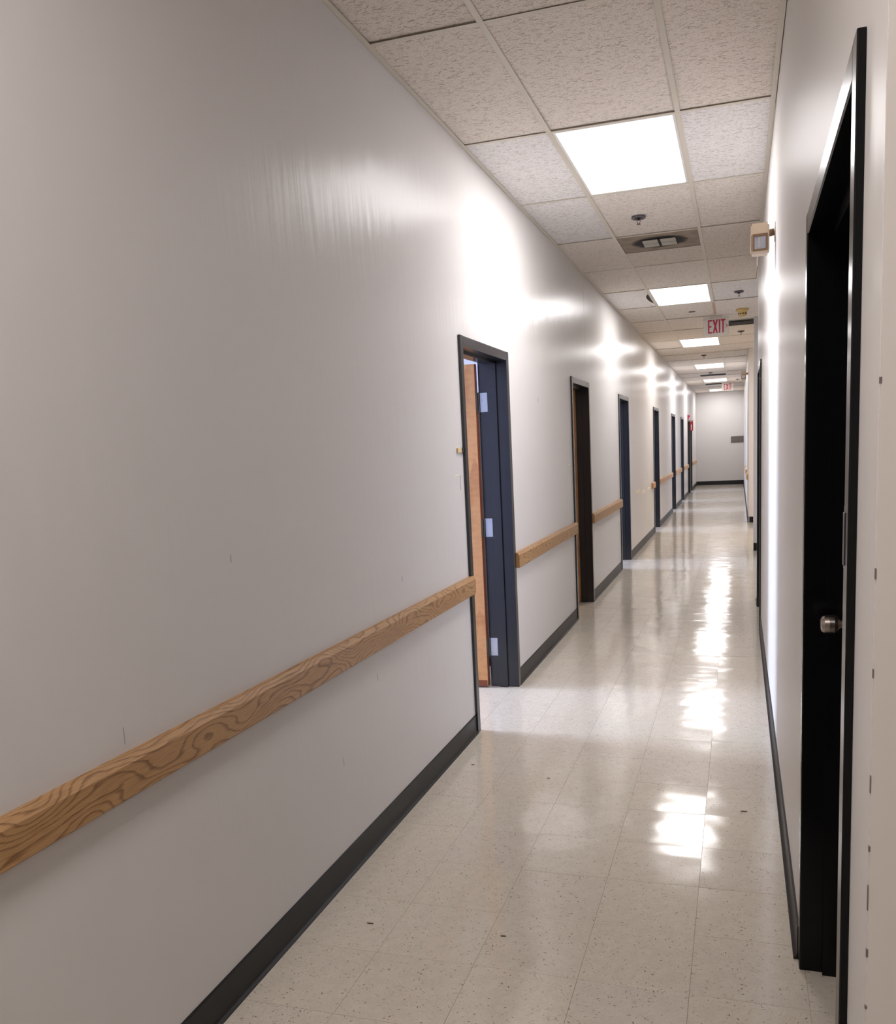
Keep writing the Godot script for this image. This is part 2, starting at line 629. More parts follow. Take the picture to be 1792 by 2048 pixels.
func base_strip(x: float, s: float, za: float, zb: float) -> SurfaceTool:
	var st := tool()
	var poly := PackedVector2Array([Vector2(0, 0), Vector2(0.016, 0.0), Vector2(0.016, 0.003), Vector2(0.0085, 0.010), Vector2(0.0062, 0.02), Vector2(0.006, 0.097), Vector2(0.0035, 0.1016), Vector2(0, 0.1016)])
	prism(st, poly, Vector3(x, 0, za), Vector3(s, 0, 0), Vector3.UP, Vector3(0, 0, zb - za))
	return st

func ceiling() -> void:
	var st := tool()
	box(st, Vector3(-0.6, 3.06, 7.0), Vector3(7.5, 3.3, ZE - 0.6))
	var c := obj("ceiling", st, M.plenum)
	meta(c, "suspended ceiling of fissured buff tiles in a cream metal grid", "ceiling", "", "structure")
	# near end and side passages, out of the tiled strip
	st = tool()
	box(st, Vector3(XL, H, 6.5), Vector3(5.2, 3.05, ROW + 0.001))
	box(st, Vector3(1.2192, H, -5.1), Vector3(7.4, 3.05, -13.4))
	box(st, Vector3(XR + 0.0005, H, -5.222), Vector3(1.2191, 3.05, -5.0 * ROW - 0.0005))
	obj("ceiling_board", st, M.tile["buff0"], c)
	var cols := [[XL, 0.0], [0.0, T], [T, XR]]
	var kinds := {"1_0": "white", "1_2": "white", "2_0": "white", "2_1": "buff", "5_0": "white", "5_2": "white", "2_2": "buff", "3_0": "buff", "4_1": "buff", "6_1": "buff"}
	for r in range(-1, 23):
		for k in 3:
			if k == 1 and r >= 1 and r % 4 == 1:
				continue
			var z0 := -r * ROW - 0.002
			var z1 := -(r + 1) * ROW + 0.002
			if r == 22:
				z1 = ZE
			var x0: float = float(cols[k][0]) + 0.002
			var x1: float = float(cols[k][1]) - 0.002
			if k == 2 and r >= 5 and r <= 10:
				x1 = 1.2172
			if (k == 1 and (r == 3 or r == 15 or r == 18)) or (k == 2 and r == 7):
				if r == 3:
					z0 -= T
				else:
					z1 += T
			var kind: String = kinds.get("%d_%d" % [r, k], "tan" if r < 4 or rng.randf() < 0.4 else "buff")
			st = tool()
			var hx := (x1 - x0) / 2.0
			var hz := (z0 - z1) / 2.0
			box(st, Vector3(-hx, 0, -hz), Vector3(hx, 0.016, hz), 0.001)
			var t := obj("ceiling_tile", st, M.tile["%s%d" % [kind, rng.randi() % 3]], c)
			t.position = Vector3((x0 + x1) / 2.0, H + 0.0022 + rng.randf_range(0.0, 0.0015), (z0 + z1) / 2.0)
			var tilt := rng.randf_range(0.0008, 0.0052)
			t.rotation.x = tilt if rng.randf() < 0.8 else 0.0
			t.position.y += absf(t.rotation.x) * hz
	for x in [0.0, T]:
		st = tool()
		tee(st, Vector3(x, H, ROW), Vector3(x, H, ZE + 0.022))
		obj("main_tee", st, M.tee, c)
	for r in range(-1, 24):
		for k in 3:
			var z := -r * ROW
			if z < ZE + 0.05:
				continue
			var x0: float = float(cols[k][0]) + (0.0225 if k == 0 else 0.0125)
			var x1: float = float(cols[k][1]) - (0.0225 if k == 2 else 0.0125)
			if k == 2 and r >= 5 and r <= 10:
				x1 = 1.219
			st = tool()
			tee(st, Vector3(x0, H + 0.0006, z), Vector3(x1, H + 0.0006, z))
			obj("cross_tee", st, M.tee, c)
	for s in [[0.0125, T - 0.0125, -3.5 * ROW], [0.0125, T - 0.0125, -15.5 * ROW], [0.0125, T - 0.0125, -18.5 * ROW], [T + 0.0125, 1.219, -7.5 * ROW]]:
		st = tool()
		tee(st, Vector3(s[0], H + 0.0006, s[2]), Vector3(s[1], H + 0.0006, s[2]))
		obj("cross_tee", st, M.tee, c)
	# wall angles
	for s in [[XL + 0.001, XL + 0.023, ROW, ZE], [XR - 0.025, XR - 0.003, 2.13, -1.3], [XR - 0.0225, XR - 0.0005, -1.3, -5.22], [XR - 0.024, XR - 0.002, -13.2, ZE]]:
		st = tool()
		box(st, Vector3(s[0], H, s[2]), Vector3(s[1], H + 0.0012, s[3]), 0.0003)
		var wx: float = s[0] if s[0] < 0.0 else float(s[1]) - 0.001
		box(st, Vector3(wx + 0.0001, H + 0.0012, s[2]), Vector3(wx + 0.001, H + 0.03, s[3]))
		obj("wall_angle", st, M.tee, c)
	st = tool()
	box(st, Vector3(XL, H, ZE), Vector3(XR, H + 0.0012, ZE + 0.022), 0.0003)
	obj("wall_angle", st, M.tee, c)

func tee(st: SurfaceTool, a: Vector3, b: Vector3) -> void:
	var d := b - a
	var side := Vector3.UP.cross(d.normalized())
	var poly := PackedVector2Array([Vector2(-0.012, 0), Vector2(0.012, 0), Vector2(0.012, 0.0012), Vector2(0.0008, 0.0012), Vector2(0.0008, 0.03), Vector2(-0.0008, 0.03), Vector2(-0.0008, 0.0012), Vector2(-0.012, 0.0012)])
	prism(st, poly, a, side, Vector3.UP, d)

# ------------------------------------------------------------------ steel door frames
func jamb_profile(p: float, q: float) -> PackedVector2Array:
	# x: depth from the wall face (negative sticks out), y: from the outer edge towards the opening
	return PackedVector2Array([Vector2(-0.0005, 0), Vector2(-p + 0.002, 0), Vector2(-p, 0.002), Vector2(-p, 0.047), Vector2(-p + 0.003, 0.05), Vector2(0.055, 0.05), Vector2(0.055, 0.066), Vector2(0.108, 0.066), Vector2(0.108, 0.05), Vector2(WT + q, 0.05), Vector2(WT + q, 0.0), Vector2(WT + 0.0005, 0.0), Vector2(WT + 0.0005, 0.029), Vector2(-0.0005, 0.029)])

func door_frame(t: Node3D, w: float, inward: Vector3, along: Vector3, p: float) -> void:
	# t sits on the floor at the near outer corner of the frame; along points from near to far
	var prof := jamb_profile(p, p)
	var st := tool()
	prism(st, prof, Vector3.ZERO, inward, along, Vector3(0, DOORTOP, 0))
	obj("jamb", st, M.frame, t)
	st = tool()
	prism(st, prof, along * w, inward, -along, Vector3(0, DOORTOP, 0))
	obj("jamb", st, M.frame, t)
	st = tool()
	prism(st, prof, along * 0.0502 + Vector3(0, DOORTOP, 0), inward, Vector3.DOWN, along * (w - 0.1004))
	obj("header", st, M.frame, t)

func hinge(t: Node3D, at: Vector3, open: bool) -> void:
	# knuckle upright at 'at'; one leaf on the far jamb face (z just above at.z), the other on the slab edge
	var g := Node3D.new()
	g.name = "hinge"
	t.add_child(g, true)
	var st := tool()
	box(st, at + Vector3(0.012, -0.057, 0.0002), at + Vector3(0.058, 0.057, 0.0035), 0.0008)
	for k in 4:
		lathe(st, [Vector2(0.0, 0.0016), Vector2(0.003, 0.0010), Vector2(0.0038, 0.0)], at + Vector3(0.024 if k % 2 == 0 else 0.046, -0.042 + 0.028 * k, 0.0035), Vector3.BACK, 8)
	obj("jamb_leaf", st, M.steel, g)
	st = tool()
	for k in 5:
		lathe(st, [Vector2(0, 0), Vector2(0.0065, 0.0), Vector2(0.0065, 0.0215), Vector2(0, 0.0215)], at + Vector3(0.004, -0.057 + k * 0.0229, 0.007), Vector3.UP, 12)
	lathe(st, [Vector2(0.0, -0.004), Vector2(0.005, -0.002), Vector2(0.005, 0.118), Vector2(0, 0.12)], at + Vector3(0.004, -0.058, 0.007), Vector3.UP, 12)
	obj("pin", st, M.steel_dark, g)
	if open:
		st = tool()
		box(st, at + Vector3(-0.002, -0.057, 0.012), at + Vector3(0.0008, 0.057, 0.042), 0.0006)
		obj("slab_leaf", st, M.steel_dark, g)

func slab_mesh(st: SurfaceTool, o: Vector3, U: Vector3, V: Vector3, W: Vector3) -> void:
	# U along the width, V up, W thickness
	quad(st, o + W, o + W + U, o + W + U + V, o + W + V, PackedVector2Array([Vector2(0, 0), Vector2(0, 1), Vector2(1, 1), Vector2(1, 0)]))
	quad(st, o, o + V, o + U + V, o + U, PackedVector2Array([Vector2(0, 0), Vector2(1, 0), Vector2(1, 1), Vector2(0, 1)]))

func doors() -> void:
	var words := ["open doorway nearest the camera on the left, its wooden door swung inward on three steel hinges", "closed wooden door deep in a black frame, second doorway along left wall", "black-framed open doorway with short handrails on one side, third along left wall", "black-framed doorway beside the small handrail stub, fourth along left wall", "black-framed doorway fifth along left wall, reached by the first long far handrail", "black-framed doorway sixth along left wall, before the red alarm strobe", "black-framed doorway below the red alarm strobe on the left wall", "last black-framed doorway on the left, just beyond the red sign"]
	for i in LD.size():
		var d: Array = LD[i]
		var w: float = float(d[0]) - float(d[1])
		var t := thing("door_%d" % (i + 1), words[i], "door", Vector3(XL, 0, d[0]), "", "structure")
		door_frame(t, w, Vector3.LEFT, Vector3.FORWARD, 0.013)
		if i == 0:
			# slab swung open 90 degrees into the room, hung on the far jamb
			var st := tool()
			var zf := -w + 0.052
			box(st, Vector3(-0.176, 0.012, zf + 0.002), Vector3(-1.05, 1.995, zf + 0.046), 0.0015)
			var s := obj("door_leaf", st, M.slab, t)
			st = tool()
			box(st, Vector3(-0.1745, 0.012, zf + 0.003), Vector3(-0.1762, 1.995, zf + 0.045))
			obj("edge_band", st, M.slab_edge, s)
			st = tool()
			box(st, Vector3(-0.18, 0.012, zf + 0.0462), Vector3(-1.05, 0.05, zf + 0.0468))
			obj("scuff_strip", st, M.slab_edge, s)
			for y in [1.768, 1.01, 0.257]:
				hinge(t, Vector3(-0.172, y, zf - 0.0015), true)
			st = tool()
			lathe(st, [Vector2(0.0, 0.0008), Vector2(0.004, 0.0008), Vector2(0.004, 0.0)], Vector3(-0.085, 1.86, -w + 0.066), Vector3.BACK, 10)
			obj("screw_hole", st, M.hole, t)
		elif i == 1 or i == 6:
			var st := tool()
			box(st, Vector3(-0.110, 0.008, -0.052), Vector3(-0.154, DOORTOP - 0.053, -w + 0.052), 0.0015)
			obj("door_leaf", st, M.slab if i == 1 else M.black_door, t)
			st = tool()
			lathe(st, [Vector2(0, 0.062), Vector2(0.018, 0.06), Vector2(0.025, 0.05), Vector2(0.025, 0.035), Vector2(0.012, 0.026), Vector2(0.012, 0.006), Vector2(0.03, 0.005), Vector2(0.03, 0)], Vector3(-0.110, 1.0, -0.115), Vector3.RIGHT, 16)
			obj("knob", st, M.knob, t)
	# right: black door very near, frame turned a touch so that its near side stands proud
	var t := thing("door_9", "black door with round brushed knob, very near on the right", "door", Vector3(XR, 0, 1.945), "", "structure")
	var w := 1.10
	door_frame_right(t, w)
	var st := tool()
	box(st, Vector3(0.098, 0.008, -0.053), Vector3(0.142, RTOP - 0.053, -w + 0.053), 0.002)
	var leaf := obj("door_leaf", st, M.black_door, t)
	st = tool()
	lathe(st, [Vector2(0, 0.066), Vector2(0.012, 0.0655), Vector2(0.019, 0.063), Vector2(0.0225, 0.057), Vector2(0.0235, 0.046), Vector2(0.023, 0.034), Vector2(0.0195, 0.026), Vector2(0.013, 0.021), Vector2(0.0095, 0.017), Vector2(0.0095, 0.007), Vector2(0.024, 0.006), Vector2(0.031, 0.002), Vector2(0.031, 0.0)], Vector3(0.098, 1.004, -0.965), Vector3.LEFT, 32)
	obj("knob", st, M.knob, leaf)
	st = tool()
	box(st, Vector3(-0.011, 1.272, -0.0505), Vector3(-0.0085, 1.368, -0.066), 0.0006)
	box(st, Vector3(-0.014, 1.28, -0.034), Vector3(-0.0126, 1.36, -0.0505), 0.0004)
	obj("strike_plate", st, M.steel_dark, t)
	t = thing("door_10", "black door frame far along the right wall, just before it ends", "door", Vector3(XR, 0, -3.85), "", "structure")
	door_frame(t, 1.01, Vector3.RIGHT, Vector3.FORWARD, 0.012)
	st = tool()
	box(st, Vector3(0.110, 0.008, -0.052), Vector3(0.154, DOORTOP - 0.053, -1.01 + 0.052), 0.0015)
	obj("door_leaf", st, M.black_door, t)

func door_frame_right(t: Node3D, w: float) -> void:
	var st := tool()
	prism(st, jamb_profile(0.0125, 0.01), Vector3.ZERO, Vector3.RIGHT, Vector3.FORWARD, Vector3(0, RTOP, 0))
	obj("jamb", st, M.frame_black, t)
	st = tool()
	prism(st, jamb_profile(0.0035, 0.01), Vector3(0, 0, -w), Vector3.RIGHT, Vector3.BACK, Vector3(0, RTOP, 0))
	obj("jamb", st, M.frame_black, t)
	# header tapers between the two
	st = tool()
	var a := jamb_profile(0.0125, 0.01)
	var b := jamb_profile(0.0035, 0.01)
	for i in a.size():
		var j := (i + 1) % a.size()
		quad(st, Vector3(a[i].x, RTOP - a[i].y, -0.0502), Vector3(a[j].x, RTOP - a[j].y, -0.0502), Vector3(b[j].x, RTOP - b[j].y, -w + 0.0502), Vector3(b[i].x, RTOP - b[i].y, -w + 0.0502))
	obj("header", st, M.frame_black, t)

# ------------------------------------------------------------------ handrails
func rails() -> void:
	var segs := [[2.9, -1.02, "long near oak handrail board with bold wavy grain on the left wall"], [-2.0, -4.155, "oak handrail board between the open doorway and the second doorway"], [-5.085, -7.27, "short oak handrail board between the second and third doorways"], [-11.25, -11.715, "small oak handrail stub just before the fourth doorway"], [-12.735, -15.915, "oak handrail board between the fourth and fifth doorways"], [-16.995, -19.045, "oak handrail board between the fifth and sixth doorways"], [-20.115, -22.165, "oak handrail board between the sixth doorway and the alarm strobe"], [-24.415, -27.1, "last oak handrail board on the left wall, touching the end wall corner"]]
	for i in segs.size():
		var s: Array = segs[i]
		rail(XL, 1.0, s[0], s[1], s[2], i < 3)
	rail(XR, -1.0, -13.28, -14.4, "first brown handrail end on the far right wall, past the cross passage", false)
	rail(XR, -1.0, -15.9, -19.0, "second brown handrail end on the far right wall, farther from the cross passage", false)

func rail(x: float, s: float, za: float, zb: float, label: String, near: bool) -> void:
	var st := tool()
	var y0 := 0.747
	var y1 := 0.842
	var p := [Vector2(0.0, y0), Vector2(0.026, y0), Vector2(0.030, y0 + 0.005), Vector2(0.030, y1 - 0.016), Vector2(0.019, y1), Vector2(0.0, y1)]
	var n := 6
	var len := 0.0
	for i in n:
		len += p[i].distance_to(p[(i + 1) % n])
	var run := 0.0
	var ul := absf(zb - za) / 3.9
	var u0 := fposmod(absf(za) * 0.37, 1.0) if za < 2.0 else 0.0
	for i in n:
		var a: Vector2 = p[i]
		var b: Vector2 = p[(i + 1) % n]
		var v0 := run / len * 1.6
		run += a.distance_to(b)
		var v1 := run / len * 1.6
		var A := Vector3(x + s * a.x, a.y, za)
		var B := Vector3(x + s * b.x, b.y, za)
		var D := Vector3(0, 0, zb - za)
		var uv := PackedVector2Array([Vector2(u0, v0), Vector2(u0, v1), Vector2(u0 + ul, v1), Vector2(u0 + ul, v0)])
		if s > 0:
			quad(st, A, A + D, B + D, B, PackedVector2Array([uv[0], uv[3], uv[2], uv[1]]))
		else:
			quad(st, A, B, B + D, A + D, uv)
	for z in [za, zb]:
		for i in range(1, 5):
			var A := Vector3(x + s * p[0].x, p[0].y, z)
			var B := Vector3(x + s * p[i].x, p[i].y, z)
			var C := Vector3(x + s * p[i + 1].x, p[i + 1].y, z)
			if (z == za) == (s > 0):
				tri(st, A, B, C)
			else:
				tri(st, A, C, B)
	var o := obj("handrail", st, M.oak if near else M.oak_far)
	meta(o, label, "handrail", "oak handrail boards on the corridor walls")

# ------------------------------------------------------------------ ceiling fittings
func ceiling_light(x0: float, x1: float, z0: float, z1: float, label: String, energy: float, col: Color, drop := 0.0) -> void:
	var t := thing("ceiling_light", label, "light", Vector3((x0 + x1) / 2.0, H - drop, (z0 + z1) / 2.0), "flat fluorescent ceiling panels")
	var hx := (x1 - x0) / 2.0 - 0.0125
	var hz := (z0 - z1) / 2.0 - 0.0125
	var st := tool()
	box(st, Vector3(-hx + 0.012, 0.004, -hz + 0.012), Vector3(hx - 0.012, 0.008, hz - 0.012))
	obj("diffuser", st, M.glow, t)
	st = tool()
	for s in [-1.0, 1.0]:
		box(st, Vector3(s * hx, 0.0015, -hz), Vector3(s * (hx - 0.014), 0.012, hz), 0.001)
		box(st, Vector3(-hx + 0.014, 0.0015, s * hz), Vector3(hx - 0.014, 0.012, s * (hz - 0.014)), 0.001)
	obj("frame", st, M.white, t)
	area(Vector3(0, 0.0005, 0), Vector2(2 * hx - 0.03, 2 * hz - 0.03), energy, col, Vector3(-90, 0, 0), t)

func vent(x0: float, x1: float, z0: float, z1: float, label: String, heavy: bool) -> void:
	var t := thing("ceiling_vent", label, "vent", Vector3((x0 + x1) / 2.0, H, (z0 + z1) / 2.0), "square ceiling air vents stained with soot")
	var hx := (x1 - x0) / 2.0 - 0.013
	var hz := (z0 - z1) / 2.0 - 0.013
	var st := tool()
	# face panel with raised rim
	quad(st, Vector3(-hx, 0.004, -hz), Vector3(hx, 0.004, -hz), Vector3(hx, 0.004, hz), Vector3(-hx, 0.004, hz))
	box(st, Vector3(-hx, 0.0042, -hz), Vector3(hx, 0.012, hz))
	obj("face_panel", st, M.soot_heavy if heavy else M.soot, t)
	# four louvre plates in a two by two grid, each of thin blades, standing slightly proud
	var gx := 0.123
	var gz := 0.12
	for sx in [-1.0, 1.0]:
		for sz in [-1.0, 1.0]:
			st = tool()
			box(st, Vector3(sx * 0.010, -0.004, sz * 0.006), Vector3(sx * gx, -0.001, sz * gz), 0.001)
			obj("louvre", st, M.louvre_dirty if heavy else M.louvre, t)
	st = tool()
	box(st, Vector3(-0.009, -0.002, -gz), Vector3(0.009, 0.003, gz))
	box(st, Vector3(-gx, -0.002, -0.005), Vector3(gx, 0.003, 0.005))
	obj("divider", st, M.hole, t)

func sprinkler(at: Vector3, label: String) -> void:
	var t := thing("sprinkler_head", label, "sprinkler", at, "pendent sprinkler heads in the ceiling")
	var st := tool()
	lathe(st, [Vector2(0, 0.0), Vector2(0.024, -0.001), Vector2(0.034, -0.012), Vector2(0.046, -0.014), Vector2(0.048, -0.01), Vector2(0.046, 0.0)], Vector3.ZERO, Vector3.UP, 24)
	obj("escutcheon", st, M.sprinkler_rim, t)
	st = tool()
	lathe(st, [Vector2(0.0, -0.004), Vector2(0.03, -0.0045), Vector2(0.033, -0.011)], Vector3.ZERO, Vector3.UP, 20)
	obj("cup", st, M.hole, t)
	st = tool()
	lathe(st, [Vector2(0.008, 0.0), Vector2(0.008, -0.02), Vector2(0.004, -0.024), Vector2(0, -0.024)], Vector3(0, -0.002, 0), Vector3.UP, 12)
	for s in [-1.0, 1.0]:
		tube(st, [Vector3(s * 0.008, -0.018, 0), Vector3(s * 0.011, -0.032, 0), Vector3(s * 0.003, -0.048, 0)], 0.002, 6)
	lathe(st, [Vector2(0, 0.0015), Vector2(0.014, 0.001), Vector2(0.014, -0.001), Vector2(0, -0.0015)], Vector3(0, -0.05, 0), Vector3.UP, 14)
	obj("deflector", st, M.sprinkler, t)

func exit_sign(at: Vector3, label: String) -> void:
	# at: top left corner of the sign face
	var w := 0.30
	var h := 0.216
	var t := thing("exit_sign", label, "sign", at + Vector3(w / 2.0, 0, 0), "white exit signs with red letters and arrow")
	var st := tool()
	box(st, Vector3(-w / 2.0, -h, -0.045), Vector3(w / 2.0, 0, 0), 0.004)
	obj("housing", st, M.sign, t)
	st = tool()
	box(st, Vector3(-0.07, 0.0, -0.04), Vector3(0.07, H - at.y + 0.001, -0.005), 0.002)
	obj("canopy", st, M.sign, t)
	var y0 := -h + 0.027
	var y1 := -0.027
	var s := 0.017
	var f := 0.0002
	var g := 0.003
	var L := -w / 2.0
	st = tool()
	box(st, Vector3(L + 0.054, y0, f), Vector3(L + 0.054 + s, y1, g))
	for yy in [y0, (y0 + y1) / 2.0 - 0.009, y1 - 0.018]:
		box(st, Vector3(L + 0.054 + s, yy, f), Vector3(L + (0.104 if yy != (y0 + y1) / 2.0 - 0.009 else 0.096), yy + 0.018, g))
	obj("letter", st, M.sign_red, t)
	st = tool()
	var xa := L + 0.110
	var xb := L + 0.173
	prism(st, PackedVector2Array([Vector2(xa, y0), Vector2(xa + 0.02, y0), Vector2(xb, y1), Vector2(xb - 0.02, y1)]), Vector3(0, 0, f), Vector3.RIGHT, Vector3.UP, Vector3(0, 0, g))
	prism(st, PackedVector2Array([Vector2(xb - 0.02, y0), Vector2(xb, y0), Vector2(xa + 0.02, y1), Vector2(xa, y1)]), Vector3(0, 0, f), Vector3.RIGHT, Vector3.UP, Vector3(0, 0, g + 0.0004))
	obj("letter", st, M.sign_red, t)
	st = tool()
	box(st, Vector3(L + 0.183, y0, f), Vector3(L + 0.201, y1, g))
	obj("letter", st, M.sign_red, t)
	st = tool()
	box(st, Vector3(L + 0.225, y0, f), Vector3(L + 0.243, y1 - 0.018, g))
	box(st, Vector3(L + 0.207, y1 - 0.018, f), Vector3(L + 0.261, y1, g))
	obj("letter", st, M.sign_red, t)
	st = tool()
	var ym := (y0 + y1) / 2.0
	var ax := L + 0.263
	prism(st, PackedVector2Array([Vector2(ax, ym - 0.024), Vector2(ax + 0.008, ym - 0.024), Vector2(ax + 0.026, ym), Vector2(ax + 0.008, ym + 0.024), Vector2(ax, ym + 0.024), Vector2(ax + 0.016, ym)]), Vector3(0, 0, f), Vector3.RIGHT, Vector3.UP, Vector3(0, 0, g))
	obj("arrow", st, M.sign_red, t)

func ceiling_fittings() -> void:
	var nth := ["nearest and largest of the glowing ceiling panels", "second glowing ceiling panel from the front, beside the sagging trim", "third glowing ceiling panel, just beyond the nearer exit sign", "fourth glowing ceiling panel, between third panel and far ceiling vent", "fifth glowing ceiling panel, between the two far ceiling vents", "farthest glowing ceiling panel, half hidden by the far exit sign"]
	for k in 6:
		var r := 1 + 4 * k
		ceiling_light(0.0, T, -r * ROW, -(r + 1) * ROW, nth[k], LAMP * (0.75 if k == 5 else 1.0), Color(1.0, 0.985, 0.985))
	ceiling_light(2.2, 3.42, -10.6, -11.21, "warm ceiling panel inside the right-hand cross passage", LAMP * 1.3, Color(1.0, 0.9, 0.75), 0.02)
	ceiling_light(0.0, T, 3.0 * ROW, 2.0 * ROW, "dim ceiling panel just behind the viewpoint", LAMP * 0.9, Color(1.0, 0.97, 0.96), 0.02)
	ceiling_light(2.6, 3.21, 5.6, 4.4, "ceiling panel over the entrance space behind the viewpoint", LAMP * 0.42, Color(1.0, 0.96, 0.95), 0.02)
	vent(0.0, T, -3.0 * ROW, -3.5 * ROW, "nearest ceiling vent, brown panel with black soot ring round pale louvres", false)
	vent(0.0, T, -15.5 * ROW, -16.0 * ROW, "sooty ceiling vent between the fourth and fifth glowing panels", true)
	vent(0.0, T, -18.5 * ROW, -19.0 * ROW, "sooty ceiling vent between the fifth and farthest glowing panels", true)
	vent(T, 1.2192, -7.5 * ROW, -8.0 * ROW, "black sooty ceiling vent right of the nearer exit sign", true)
	sprinkler(Vector3(0.235, H + 0.0025, -3.096), "nearest sprinkler head, dark ring in front of the first vent")
	sprinkler(Vector3(0.885, H + 0.0025, -6.785), "sprinkler head right of the second glowing panel")
	sprinkler(Vector3(0.915, H + 0.0025, -10.45), "sprinkler head beyond the black vent, right of the exit sign")
	sprinkler(Vector3(0.284, H + 0.0025, -13.8), "sprinkler head between the third and fourth glowing panels")
	sprinkler(Vector3(0.268, H + 0.0025, -18.35), "sprinkler head just beyond the fourth glowing panel")
	sprinkler(Vector3(0.86, H + 0.0025, -21.38), "tiny far sprinkler head above the second exit sign")
	exit_sign(Vector3(0.464, 2.972, -8.53), "nearer exit sign, white with red letters and arrow pointing right")
	exit_sign(Vector3(0.445, 2.985, -22.5), "far exit sign hanging in front of the last glowing panel")
	# smoke detector
	var t := thing("smoke_detector", "yellowed smoke detector with dark slots beside the nearer exit sign", "detector", Vector3(0.926, H, -8.15))
	var st := tool()
	lathe(st, [Vector2(0, 0.003), Vector2(0.075, 0.002), Vector2(0.075, -0.012), Vector2(0.062, -0.024), Vector2(0.05, -0.04), Vector2(0.047, -0.07), Vector2(0.04, -0.083), Vector2(0.0, -0.086)].map(func(p): return p), Vector3.ZERO, Vector3.UP, 28)
	var b := obj("body", st, M.yellow, t)
	for k in 10:
		var a := TAU * (k + 0.25) / 10.0
		st = tool()
		var o := Vector3(cos(a), 0, sin(a))
		var side := Vector3(-sin(a), 0, cos(a))
		prism(st, PackedVector2Array([Vector2(-0.009, -0.062), Vector2(0.009, -0.062), Vector2(0.009, -0.048), Vector2(-0.009, -0.048)]), o * 0.0445, side, Vector3.UP, o * 0.0055)
		obj("slot", st, M.hole, b)
	st = tool()
	lathe(st, [Vector2(0, -0.004), Vector2(0.036, -0.004), Vector2(0.04, -0.001), Vector2(0.04, 0.002)], Vector3(0.352, H, -8.0), Vector3.UP, 24)
	meta(obj("cover_plate", st, M.sprinkler_rim), "flat grey disc cover plate just beyond second glowing panel", "cover plate")
	# sagging trim beside the second light
	t = thing("loose_trim", "loose white trim strip with dark gap sagging left of second glowing panel", "trim", Vector3(-0.02, H, -6.7))
	var dark := PackedVector2Array()
	var rim := PackedVector2Array()
	var back := []
	for k in 15:
		var u := k / 14.0
		var bulge := sin(PI * pow(u, 0.75))
		var z := 0.36 - 0.72 * u
		dark.append(Vector2(-0.035 * bulge, z))
		rim.append(Vector2(-0.035 * bulge - 0.016 * sin(PI * u) - 0.001, z - 0.02 * u))
		back.append(Vector2(-0.035 * bulge, z))
	back.reverse()
	rim.append_array(PackedVector2Array(back))
	st = tool()
	prism(st, dark, Vector3(0.0078, -0.004, 0), Vector3.RIGHT, Vector3.BACK, Vector3(0, 0.003, 0))
	obj("gap", st, M.hole, t)
	st = tool()
	prism(st, rim, Vector3(0.0078, -0.009, 0), Vector3.RIGHT, Vector3.BACK, Vector3(0, 0.008, 0))
	obj("strip", st, M.white, t)
	# rusty patch of grid in front of the nearer exit sign
	st = tool()
	box(st, Vector3(T - 0.0121, H - 0.0008, -7.4), Vector3(T + 0.0121, H - 0.0001, -8.4))
	meta(obj("rust_strip", st, M.tee_rust), "pinkish rusty length of ceiling bar leading to the nearer exit sign", "grid strip")

# ------------------------------------------------------------------ on the walls
func emergency_light(at: Vector3, label: String) -> void:
	# at: centre of the head; the wall is to the right
	var t := thing("emergency_light", label, "light", at, "beige emergency lamp heads on the right wall")
	var st := tool()
	# tapered head: side profile pushed along x
	var prof := PackedVector2Array([Vector2(0.045, -0.062), Vector2(0.045, 0.016), Vector2(0.010, 0.072), Vector2(-0.03, 0.072), Vector2(-0.05, 0.04), Vector2(-0.05, -0.05), Vector2(-0.035, -0.07), Vector2(0.03, -0.07)])
	prism(st, prof, Vector3(-0.034, 0, 0), Vector3.BACK, Vector3.UP, Vector3(0.068, 0, 0))
	for s in [-1.0, 1.0]:
		var inner := PackedVector2Array()
		for p in prof:
			inner.append(p * 0.86)
		prism(st, inner, Vector3(s * 0.034, 0, 0), Vector3.BACK, Vector3.UP, Vector3(s * 0.007, 0, 0))
	obj("housing", st, M.tan, t)
	st = tool()
	for s in [-1.0, 1.0]:
		box(st, Vector3(s * 0.034, -0.062, 0.045), Vector3(s * 0.026, 0.016, 0.054), 0.001)
	box(st, Vector3(-0.026, 0.004, 0.045), Vector3(0.026, 0.016, 0.054), 0.001)
	box(st, Vector3(-0.026, -0.062, 0.045), Vector3(0.026, -0.052, 0.054), 0.001)
	obj("bezel", st, M.tan_dark, t)
	st = tool()
	box(st, Vector3(-0.026, -0.052, 0.0452), Vector3(0.026, 0.004, 0.05), 0.001)
	var l := obj("lens", st, M.lens, t)
	st = tool()
	box(st, Vector3(-0.012, -0.046, 0.0502), Vector3(0.002, 0.0, 0.0515), 0.0005)
	obj("bulb", st, M.reflector, l)
	st = tool()
	tube(st, [Vector3(0.041, 0.024, -0.005), Vector3(XR - at.x - 0.004, 0.028, -0.005)], 0.016, 12)
	obj("arm", st, M.tan_dark, t)
	st = tool()
	box(st, Vector3(XR - at.x - 0.003, -0.01, -0.045), Vector3(XR - at.x - 0.0003, 0.065, 0.035), 0.001)
	obj("backplate", st, M.plastic, t)
	st = tool()
	tube(st, [Vector3(-0.01, -0.07, 0.0), Vector3(-0.012, -0.095, 0.0), Vector3(-0.011, -0.12, 0.002)], 0.002, 6)
	obj("pull_cord", st, M.white, t)

